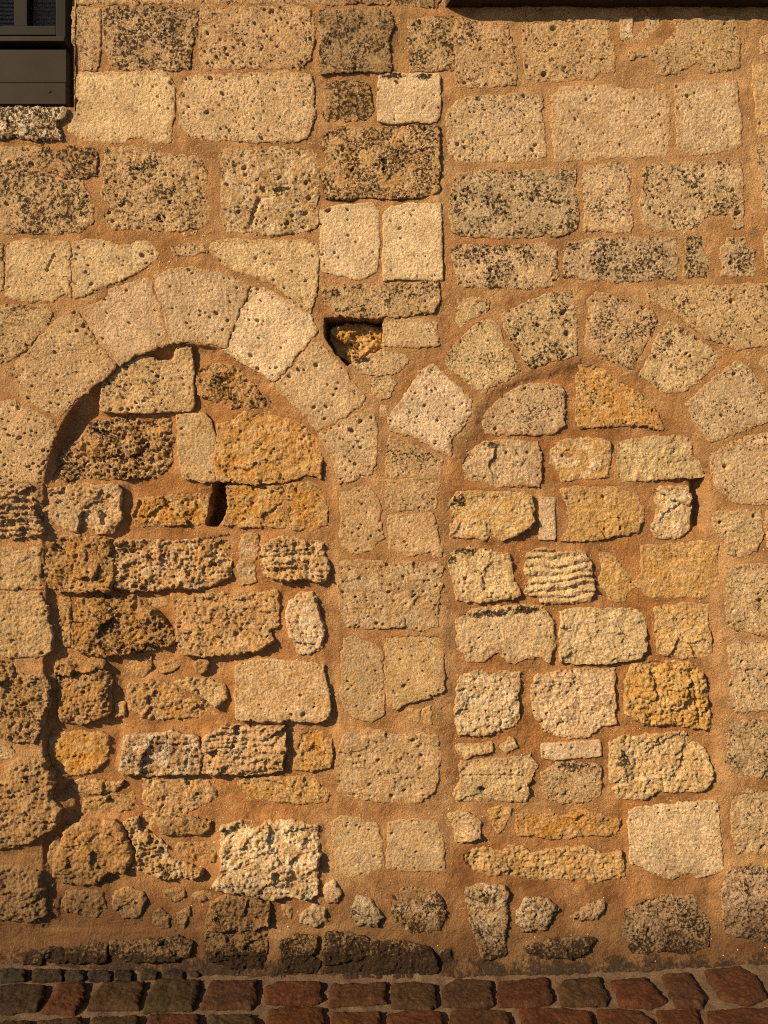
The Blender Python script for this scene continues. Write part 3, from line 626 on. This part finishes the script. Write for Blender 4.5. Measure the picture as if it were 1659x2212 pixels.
    uu, vv, hh, q, ss = patch(P, gg, hf, d.get('wob', 1.0), d.get('depth', 0.075), 3.2)
    at = {}
    lich = .20 + d.get('l', .15)*(0.70+0.75*fbm((uu+ph[0])/50, (vv+ph[1])/50, 3))
    lich = np.minimum(lich, .80)
    for a, b, ra, rb, k in d.get('lb', []):
        (a, b), = wallshift([(a, b)], href)
        rr = np.hypot((uu-a)/ra, (vv-b)/rb) + .45*perlin(uu/16, vv/16)
        lich = np.maximum(lich, k*sstep(1.35, .35, rr))
    lich = lich + .22*sstep(1880, 2040, vv + 40*perlin(uu/70, vv/70)) + .75*sstep(2030, 2095, vv + 16*perlin(uu/30, vv/30))
    at['lich'] = np.clip(lich, 0, 1.3)
    a1, b1 = (uu+ph[0])/45, (vv+ph[1])/45
    at['ochre'] = np.clip((d.get('oc', .20 if c0[1] > 1100 else .10) + (.22 if infill else 0))*(.25+.75*sstep(-.55, .35, fbm(a1+30, b1, 4, .6))), 0, 1)
    at['pale'] = np.clip(d.get('pl', .1)*1.2*sstep(-.25, .45, fbm(a1*1.6, b1*1.6+70, 4, .6)), 0, 1)
    fl = 1.0 if d.get('lf', 2.6) < 12 and d.get('wob', 1) > .7 else .45
    at['smear'] = fl*.75*sstep(-13, 0, ss + 8*fbm(uu/20, vv/20+9, 3, .6))
    at['damp_vignette'] = damp_vignette(uu, vv)
    at['lowf'] = np.clip(.5 + .42*fbm(a1*.8, b1*.8+20, 4, .6), 0, 1)
    co = to_wall(uu, vv, hh); org = to_wall(np.array(cu), np.array(cv), np.array(href))
    me = make_mesh(d['kind'], co-org, q, STONE, at)
    o = link(d['kind'], me, wall); o.location = org
    tn = np.array(TINT[d['tint']]) * (np.array([.93, .88, .80]) if infill and d['tint'] in 'tbgk' else 1.0) * rg.uniform(.93, 1.05) * np.array([1, rg.uniform(.98, 1.02), rg.uniform(.94, 1.04)])
    o['tint'] = [float(x) for x in tn]; o['seed'] = [float(x) for x in rg.random(3)*40]; o['rough'] = float(min(.50 + .045*d.get('r', 2.4), .70)*rg.uniform(.8, 1.1))
    if d['label']: o['label'] = d['label']
    tri += 2*len(q)
    INFO.append((P, href - rd, d.get('fil', .85 if d.get('lf', 2.6) < 6 else .5), d.get('wob', 1.0), href, d.get('lf', 2.6) < 4.6 and d['kind'] != 'voussoir' and d.get('wob', 1.0) > .7))

def mortar_patch(u0, u1, v0, v1, g, name):
    nu = int(round((u1-u0)/g))+1; nv = int(round((v1-v0)/g))+1
    gu = np.linspace(u0, u1, nu); gv = np.linspace(v0, v1, nv)
    U, V = np.meshgrid(gu, gv)
    L = level(U, V)
    flow = fbm(U/90, V/90, 3)
    h = L + .0002 + 0.0036*flow + 0.0028*fbm(U/22, V/22, 3) + 0.0011*fbm(U/6, V/6, 2, .7)
    WU, WV = warp(U, V, 1.0)
    hid = np.zeros(U.shape, bool)
    add = np.zeros(U.shape); low = np.full(U.shape, 9.0)
    base = h.copy()
    # joints sit a touch below the stones, with smears drawn up to them
    dmin = np.full(U.shape, 1e3)
    for P, eh, fil, wob, href, flush in INFO:
        a0, b0 = P.min(0)-34; a1, b1 = P.max(0)+34
        j0, j1 = np.searchsorted(gu, [a0, a1]); i0, i1 = np.searchsorted(gv, [b0, b1])
        if j1-j0 < 2 or i1-i0 < 2: continue
        sl = (slice(i0, i1), slice(j0, j1))
        if wob == 1.0: x, y = WU[sl], WV[sl]
        else: x, y = U[sl]+wob*(WU[sl]-U[sl]), V[sl]+wob*(WV[sl]-V[sl])
        sd = poly_sd(P, x, y) - 3.2
        dmin[sl] = np.minimum(dmin[sl], np.abs(sd))
        rise = (eh - base[sl])
        ao = np.maximum(sd, 0)
        kk = np.where(rise > 0, fil, 1.0)
        sm = kk*rise*np.exp(-(ao/(5.0+9.0*fil))**1.3)
        sm = np.where(rise > 0, sm, np.where(rise < -.02, sm*0, sm*.6))
        add[sl] = np.where(np.abs(sm) > np.abs(add[sl]), sm, add[sl])
        inside = sstep(-1.5, -7, sd) if flush else sstep(0.5, -5, sd)
        low[sl] = np.where(inside > 0, np.minimum(low[sl], 9*(1-inside) + (eh-.010)*inside), low[sl])
        hid[sl] |= sd < -14
    h = h + add
    h = np.where(low < 9, np.minimum(h, np.where(low > 1, h - 0.0012, low)), h)
    for P, dp, soft in HOLES:
        sd = poly_sd(P, WU*.5+U*.5, WV*.5+V*.5)
        inh = sd < 3
        h = np.where(inh, np.minimum(h, L - dp*sstep(1.5, -soft, sd) + .004*perlin(U/12, V/12)), h)
        hid &= ~inh
    hue = np.clip(.36 + .5*fbm(U/150, V/150, 4, .6) + .42*sstep(4, -40, np.minimum(poly_sd(ARCH_R, U, V), poly_sd(ARCH_L, U, V))) - .30*sstep(900, 1150, U)*sstep(700, 300, V), 0, 1)
    lich = .30*sstep(1930, 2060, V + 50*perlin(U/80, V/80)) + .62*sstep(2040, 2100, V + 26*perlin(U/45, V/45) + 14*sstep(600, 100, U)) + .25*sstep(.45, .9, fbm(U/50+7, V/50, 3))
    lich = lich + .25*sstep(40, 0, V)
    c = hid[:-1, :-1] & hid[1:, :-1] & hid[:-1, 1:] & hid[1:, 1:]
    uc = (U[:-1, :-1]+U[1:, 1:])/2; vc = (V[:-1, :-1]+V[1:, 1:])/2
    c |= (uc > OPEN[0]) & (uc < OPEN[1]) & (vc > OPEN[2]) & (vc < OPEN[3])
    idx = np.arange(nu*nv).reshape(nv, nu)
    ci, cj = np.nonzero(~c)
    q = np.stack([idx[ci, cj], idx[ci+1, cj], idx[ci+1, cj+1], idx[ci, cj+1]], 1)
    used = np.unique(q); rm = np.full(nu*nv, -1); rm[used] = np.arange(len(used)); q = rm[q]
    co = to_wall(U, V, h).reshape(-1, 3)[used]
    at = dict(hue=hue.ravel()[used], damp_vignette=damp_vignette(U, V).ravel()[used], lowf=np.clip(.5+.42*fbm(U/70+3, V/70, 5, .6), 0, 1).ravel()[used], lich=np.clip(lich, 0, 1.2).ravel()[used])
    me = make_mesh(name, co, q, MORTAR, at)
    return link(name, me, wall), len(q)*2, (gu, gv, h)

mo, t1, HF = mortar_patch(-48, 1714, -106, 2118, 2.2, 'mortar'); tri += t1
for reg in ((-600, -48, -400, 2118), (1714, 2110, -400, 2118), (-48, 1714, -400, -106)):
    _, t1, _ = mortar_patch(*reg, 5.0, 'mortar'); tri += t1

# chips of pale gravel in the mortar: far too many to count
def flecks():
    rg = np.random.default_rng(5); gu, gv, h = HF
    vs, fs = [], []
    pts = [(rg.uniform(0, 1659), rg.uniform(0, 2080), rg.uniform(1.1, 2.0)) for _ in range(800)]
    for cx, cy, n in ((412, 515, 9), (345, 560, 7), (345, 568, 5), (400, 487, 5), (440, 507, 5), (660, 2, 4), (635, 1660, 5), (285, 1560, 5), (840, 1465, 6), (640, 1420, 4)):
        pts += [(rg.normal(cx, 16), rg.normal(cy, 10), rg.uniform(1.8, 3.4)) for _ in range(n)]
    for a, b, r in pts:
        if a < OPEN[1]+6 and b < OPEN[3]+6: continue
        j = int(np.clip(np.searchsorted(gu, a), 0, len(gu)-1)); i = int(np.clip(np.searchsorted(gv, b), 0, len(gv)-1))
        n0 = len(vs); k = 6
        ang = np.sort(rg.random(k))*2*np.pi
        hz = h[i, j]
        for t in ang:
            vs.append(to_wall(a + r*math.cos(t), b + r*.8*math.sin(t), hz-.002))
        for t in ang:
            vs.append(to_wall(a + .6*r*math.cos(t), b + .5*r*math.sin(t), hz+.0018))
        for m in range(k): fs.append((n0+m, n0+k+m, n0+k+(m+1) % k, n0+(m+1) % k))
        fs.append((n0+k, n0+k+3, n0+k+2, n0+k+1)); fs.append((n0+k, n0+k+5, n0+k+4, n0+k+3))
    me = make_mesh('gravel_chips', np.array(vs), np.array(fs), CHIP, smooth=False)
    o = link('gravel_chips', me, wall); o['kind'] = 'stuff'
CHIP = mat_plain('gravel_chip', (.74, .62, .44), .9, .2)
flecks()

# solid core behind the facing and the lit stone cheek of the window opening
def box_mesh(name, x0, x1, y0, y1, z0, z1, mat, bevel=0.0):
    import bmesh
    bm = bmesh.new(); bmesh.ops.create_cube(bm, size=1)
    for vtx in bm.verts:
        vtx.co = Vector(((x0+x1)/2 + vtx.co.x*(x1-x0), (y0+y1)/2 + vtx.co.y*(y1-y0), (z0+z1)/2 + vtx.co.z*(z1-z0)))
    if bevel: bmesh.ops.bevel(bm, geom=bm.edges[:], offset=bevel, segments=2, affect='EDGES', profile=.6)
    me = bpy.data.meshes.new(name); bm.to_mesh(me); bm.free(); me.materials.append(mat)
    return me
def X(u): return (u-CU)*S
def Z(v): return H+(CV-v)*S
link('wall_core', box_mesh('wall_core', X(-600), X(2110), .30, .55, -.3, Z(-400), mat_plain('rubble_core', (.35, .28, .2), .95)), wall)
def cheek():
    g = .006
    ny, nz = int(.30/g), int((Z(OPEN[2])-Z(OPEN[3]+8))/g)
    Y, ZZ = np.meshgrid(np.linspace(-.006, .30, ny), np.linspace(Z(OPEN[3]+8), Z(OPEN[2]), nz))
    bx = .0035*fbm(Y*30, ZZ*12, 3) - .006*np.exp(-((Y+.006)/.012))*-1
    co = np.stack([np.full_like(Y, X(OPEN[1]))+bx, Y, ZZ], -1).reshape(-1, 3)
    idx = np.arange(ny*nz).reshape(nz, ny)
    q = np.stack([idx[:-1, :-1], idx[1:, :-1], idx[1:, 1:], idx[:-1, 1:]], -1).reshape(-1, 4)
    me = make_mesh('window_cheek', co, q, STONE, dict(lowf=np.full(len(co), .6), smear=np.zeros(len(co)), damp_vignette=np.zeros(len(co)), lich=np.full(len(co), .05), ochre=np.full(len(co), .05), pale=np.full(len(co), .4)))
    o = link('window_cheek', me, wall); o['tint'] = [.62, .55, .42]; o['seed'] = [3., 4., 5.]; o['rough'] = .6
    me = box_mesh('window_sill', X(OPEN[0]), X(OPEN[1])+.01, .0, .30, Z(OPEN[3]+40), Z(OPEN[3])-.004, STONE)
    o = link('window_sill', me, wall); o['tint'] = [.45, .4, .3]; o['seed'] = [1., 4., 5.]; o['rough'] = .6
cheek()

# ------------------------------------------------------------------ ledge above the right half
ledge = bpy.data.objects.new('stone_ledge', None); COL.objects.link(ledge)
ledge['label'] = 'stone ledge jutting out at the top of the wall'; ledge['category'] = 'ledge'; ledge['kind'] = 'thing'
LD = mat_plain('ledge_stone_shaded', (.03, .022, .016), .95, .5, 0, 18, .003)  # near-black colour has the shade of the backlit underside put into it
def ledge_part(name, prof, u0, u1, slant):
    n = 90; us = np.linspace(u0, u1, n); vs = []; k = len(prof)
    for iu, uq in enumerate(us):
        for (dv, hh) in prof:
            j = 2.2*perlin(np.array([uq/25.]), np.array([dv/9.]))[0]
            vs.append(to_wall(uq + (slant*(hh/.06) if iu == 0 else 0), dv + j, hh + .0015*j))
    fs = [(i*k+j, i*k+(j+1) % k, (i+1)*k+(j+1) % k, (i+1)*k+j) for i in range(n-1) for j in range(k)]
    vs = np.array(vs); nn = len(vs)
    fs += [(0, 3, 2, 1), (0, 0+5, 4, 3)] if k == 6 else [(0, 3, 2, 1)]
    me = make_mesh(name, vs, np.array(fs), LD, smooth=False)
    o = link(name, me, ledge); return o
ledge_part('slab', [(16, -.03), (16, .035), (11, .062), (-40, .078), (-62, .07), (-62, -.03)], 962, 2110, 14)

# ------------------------------------------------------------------ window, upper left
FR = mat_plain('grey_frame_paint', (.008, .008, .0075), .7, .12, 0, 25, spec=.15)
PN = mat_plain('grey_sheet_metal', (.019, .016, .0135), .7, .2, 0, 12, spec=.15)
BL = mat_plain('blind_slat', (.5, .52, .5), .6, .06, spec=.2)
gm = bpy.data.materials.new('window_glass'); n, b = nodes_of(gm)
b.inputs['Base Color'].default_value = (.02, .02, .02, 1); b.inputs['Roughness'].default_value = .04
tr = N(n, 'ShaderNodeBsdfTransparent'); tr.inputs[0].default_value = (.78, .82, .82, 1)
fz = N(n, 'ShaderNodeFresnel'); fz.inputs['IOR'].default_value = 1.35
gp_ = noise(n, N(n, 'ShaderNodeNewGeometry').outputs['Position'], 30, 4, .6)
mx = N(n, 'ShaderNodeMixShader'); n.links.new(mathn(n, 'ADD', fz.outputs[0], mathn(n, 'MULTIPLY', gp_, .12)), mx.inputs[0])
n.links.new(tr.outputs[0], mx.inputs[1]); n.links.new(b.outputs[0], mx.inputs[2])
n.links.new(mx.outputs[0], n.nodes['Material Output'].inputs['Surface'])
win = bpy.data.objects.new('window', None); COL.objects.link(win)
win['label'] = 'dark grey framed window at the upper left with a metal panel under it'; win['category'] = 'window'; win['kind'] = 'thing'
WY = .072
kw = (D+WY)/D
def WX(u): return X(CU+(u-CU)*kw)
def WZ(v): return Z(CV+(v-CV)*kw)
win.location = (WX(-130), WY, WZ(232))
def wpart(name, u0, u1, v0, v1, y0, y1, mat, bev=.002, par=None):
    me = box_mesh(name, WX(u0), WX(u1), y0, y1, WZ(v1), WZ(v0), mat, bev)
    o = link(name, me, par or win)
    if par is None: o.matrix_parent_inverse = win.matrix_world.inverted() if False else o.matrix_parent_inverse
    me.transform(__import__('mathutils').Matrix.Translation(-Vector(win.location)))
    return o
top = -395
fr = wpart('frame', 121, 141.5, top, 82, WY, WY+.06, FR)
wpart('frame', -395, -375, top, 82, WY, WY+.06, FR)
wpart('mullion', 29, 57, top, 54, WY+.006, WY+.055, FR)
for mu in (-66, -161, -256): wpart('mullion', mu-14, mu+14, top, 54, WY+.006, WY+.055, FR)
wpart('bottom_rail', -375, 120, 54, 74, WY+.004, WY+.058, FR)
wpart('ledge_strip', -400, 142, 82, 93, WY-.012, WY+.06, PN)
wpart('panel', -400, 143, 107, 178, WY, WY+.04, PN)
wpart('panel', -400, 143, 180, 226, WY-.004, WY+.04, PN)
wpart('back_board', -400, 143, 70, 240, WY+.045, WY+.06, FR, 0)
me = box_mesh('screw', WX(106), WX(110.5), WY-.007, WY-.003, WZ(201), WZ(196.5), PN, .0008); me.transform(__import__('mathutils').Matrix.Translation(-Vector(win.location))); link('screw', me, win)
for a, bq in ((58, 121), (-52, 29), (-147, -80), (-242, -175), (-375, -270)):
    wpart('pane', a, bq, top, 54, WY+.030, WY+.034, gm, 0)
blind = bpy.data.objects.new('window_blind', None); COL.objects.link(blind)
blind['label'] = 'pale grey horizontal slat blind behind the window glass'; blind['category'] = 'blind'; blind['kind'] = 'thing'
blind.location = (WX(-130), WY+.09, WZ(60))
def slat_mesh():
    w2 = (WX(125)-WX(-380))/2; n = 5
    ys = np.linspace(-.005, .005, n); zs = .0068*np.linspace(-1, 1, n) + .001*(1-np.linspace(-1, 1, n)**2)
    vs = [(-w2, y, z) for y, z in zip(ys, zs)] + [(w2, y, z) for y, z in zip(ys, zs)]
    fs = [(i, i+1, n+i+1, n+i) for i in range(n-1)]
    return make_mesh('slat', np.array(vs), np.array(fs), BL)
sm = slat_mesh()
for i in range(36):
    o = link('slat', sm, blind); o.location = (0, 0, -.01 + i*.0148)

# ------------------------------------------------------------------ paving
def zg(x):
    return .034*np.clip(np.abs(x)/1.33, 0, 1.6)**2
pave = bpy.data.objects.new('pavement', None); COL.objects.link(pave); pave['kind'] = 'structure'
def sheet(name, x0, x1, y0, y1, g, mat, par, zoff, amp):
    nx, ny = int((x1-x0)/g)+1, int((y1-y0)/g)+1
    XX, YY = np.meshgrid(np.linspace(x0, x1, nx), np.linspace(y0, y1, ny))
    ZZ = zg(XX) + zoff + amp*fbm(XX*25, YY*25, 4) + .012*sstep(-.06, .0, YY)
    idx = np.arange(nx*ny).reshape(ny, nx)
    q = np.stack([idx[:-1, :-1], idx[:-1, 1:], idx[1:, 1:], idx[1:, :-1]], -1).reshape(-1, 4)
    me = make_mesh(name, np.stack([XX, YY, ZZ], -1).reshape(-1, 3), q, mat)
    return link(name, me, par)
sheet('joint_sand', -1.7, 1.7, -.62, .08, .006, JOINT, pave, -.010, .004)
sheet('joint_sand', -4, 4, -4.2, -.62, .05, JOINT, pave, -.013, .003)

def ground_pt(u, v):
    x0 = (u-CU)*S; z0 = (CV-v)*S
    t = (H - float(zg(np.array(x0))) - .006)/(-z0)
    return t*x0, -D + t*D
PAL = [(.44*c[0], .34*c[1], .22*c[2]) for c in [(.115, .066, .045), (.135, .07, .042), (.10, .068, .05), (.145, .068, .036), (.095, .072, .058), (.125, .062, .04), (.085, .068, .056)]]
def cobble(pts, tint, dome=.014, top=.008, fine=2.6, seed=0):
    """pts: ground outline in metres"""
    rg = np.random.default_rng(900+seed)
    G = np.array(pts)/S; G[:, 1] *= -1
    cx, cy = G.mean(0); ph = rg.random(2)*300
    def hf(U, V, sd):
        e = np.clip(-sd/17., 0, 1)
        return zg(U*S) + top - dome*(1-np.sqrt(np.clip(1-(1-e)**2, 0, 1))) + .0035*fbm((U+ph[0])/40, (V+ph[1])/40, 3) + .0024*fbm((U+ph[0])/9, (V+ph[1])/9, 2)
    uu, vv, hh, q, ss = patch(G, fine, hf, .6, .05, 3.0)
    co = np.stack([uu*S, -vv*S, hh], -1); org = np.array([cx*S, -cy*S, 0.])
    o = link('cobble', make_mesh('cobble', co-org, q, COBBLE), pave); o.location = org
    o['tint'] = [float(a*rg.uniform(.85, 1.15)) for a in tint]; o['seed'] = [float(a) for a in rg.random(3)*30]
    return o
def gp(c, sx): return [ground_pt(u, v) for u, v in pp(c, sx)]
k = 0
for a, b0, c_, d0 in ((-110, 452, -15, 486), (5, 450, 105, 485), (140, 450, 260, 485), (275, 455, 350, 485), (370, 455, 460, 485), (480, 455, 550, 485), (590, 450, 650, 480), (680, 447, 765, 480), (785, 449, 830, 470)):
    cobble(gp('M', f'{a+4},{b0} {c_-4},{b0} {c_},{(b0+d0)/2} {c_-6},{d0} {a+3},{d0} {a-2},{(b0+d0)/2}'), (.024, .019, .015), .010, .010, 2.0, k); k += 1
R1 = [('M', '-190,520 -70,505 -50,560 -80,600 -190,600', 4), ('M', '-30,520 70,505 190,510 180,560 150,600 30,615 -40,600', 6), ('M', '240,505 350,500 350,560 310,620 180,610 210,560', 1), ('M', '430,500 600,500 575,600 370,600 380,560', 2),
      ('M', '650,490 830,490 820,560 800,605 600,610 610,570', 4), ('M', '880,495 1065,490 1060,580 1040,600 840,600 860,540', 0), ('M', '1100,520 1150,500 1330,500 1335,570 1310,580 1110,580', 3),
      ('M', '1380,510 1600,500 1605,580 1370,590', 0), ('N', '100,510 180,500 275,510 280,590 260,605 100,595', 2), ('N', '310,520 360,490 510,490 515,580 490,595 310,590', 4),
      ('N', '540,500 740,480 765,570 700,590 540,590', 5), ('N', '790,520 820,490 960,480 995,560 980,580 810,590', 2), ('N', '1010,490 1150,480 1230,570 1170,595 1050,590', 3),
      ('N', '1220,470 1330,460 1400,560 1380,590 1280,590', 0), ('N', '1395,450 1540,435 1610,470 1650,550 1580,580 1470,560', 1), ('N', '1680,450 1800,440 1860,560 1740,575', 0)]
R2 = [('M', '-200,650 -90,650 -90,735 -210,735', 4), ('M', '-60,655 130,652 135,740 -75,740', 6), ('M', '165,652 335,640 335,740 150,740', 4), ('M', '385,645 420,638 575,640 575,740 345,740', 2), ('M', '620,632 825,630 820,730 605,735', 0), ('M', '870,635 1040,632 1062,660 1062,735 860,735', 4),
      ('M', '1120,615 1200,600 1340,600 1350,725 1105,725', 3), ('M', '1385,625 1580,622 1575,735 1370,730', 3), ('N', '20,625 42,625 36,735 -6,735', 0), ('N', '85,632 160,620 290,620 305,660 300,735 75,735', 1),
      ('N', '345,620 380,610 570,618 585,660 585,730 335,730', 0), ('N', '630,612 800,605 920,620 945,725 650,725', 5), ('N', '950,612 1120,610 1175,650 1200,730 985,730', 1), ('N', '1200,612 1360,608 1395,720 1230,725', 5), ('N', '1410,612 1680,595 1720,700 1440,720', 0)]
for c_, t_, pi in R1 + R2:
    cobble(gp(c_, t_), PAL[pi], seed=k); k += 1
# the paving goes on towards the street
yy = -.50
protos = {}
row = 0
while yy > -1.9:
    dp = random.uniform(.135, .155); xx = -2.0 + (row % 2)*.07
    while xx < 2.0:
        ww = random.choice([.15, .17, .19])
        if ww not in protos:
            me_o = cobble([(-ww/2+.01, 0-.062), (ww/2-.01, -.064), (ww/2-.006, .0), (ww/2-.012, .062), (-ww/2+.012, .064), (-ww/2+.006, 0)], PAL[0], fine=5.0, seed=k); protos[ww] = me_o; k += 1
            o = me_o
        else:
            o = protos[ww].copy(); COL.objects.link(o)
        o.location = (xx+ww/2, yy-dp/2, float(zg(np.array(xx+ww/2))))
        o.rotation_euler.z = random.uniform(-.04, .04)
        pc = random.choice(PAL); o['tint'] = [a*random.uniform(.85, 1.15) for a in pc]; o['seed'] = [random.random()*30 for _ in range(3)]
        xx += ww + .012
    yy -= dp + .012; row += 1

GR = mat_plain('street_ground', (.12, .095, .075), .95, .3, 0, 6, .004)
gme = make_mesh('ground', np.array([(-150, -150, -.05), (150, -150, -.05), (150, 150, -.05), (-150, 150, -.05)], float), np.array([(0, 1, 2, 3)]), GR)
g = link('ground', gme); g['kind'] = 'structure'
print('TRIANGLES', tri, 'STONES', len(ST))
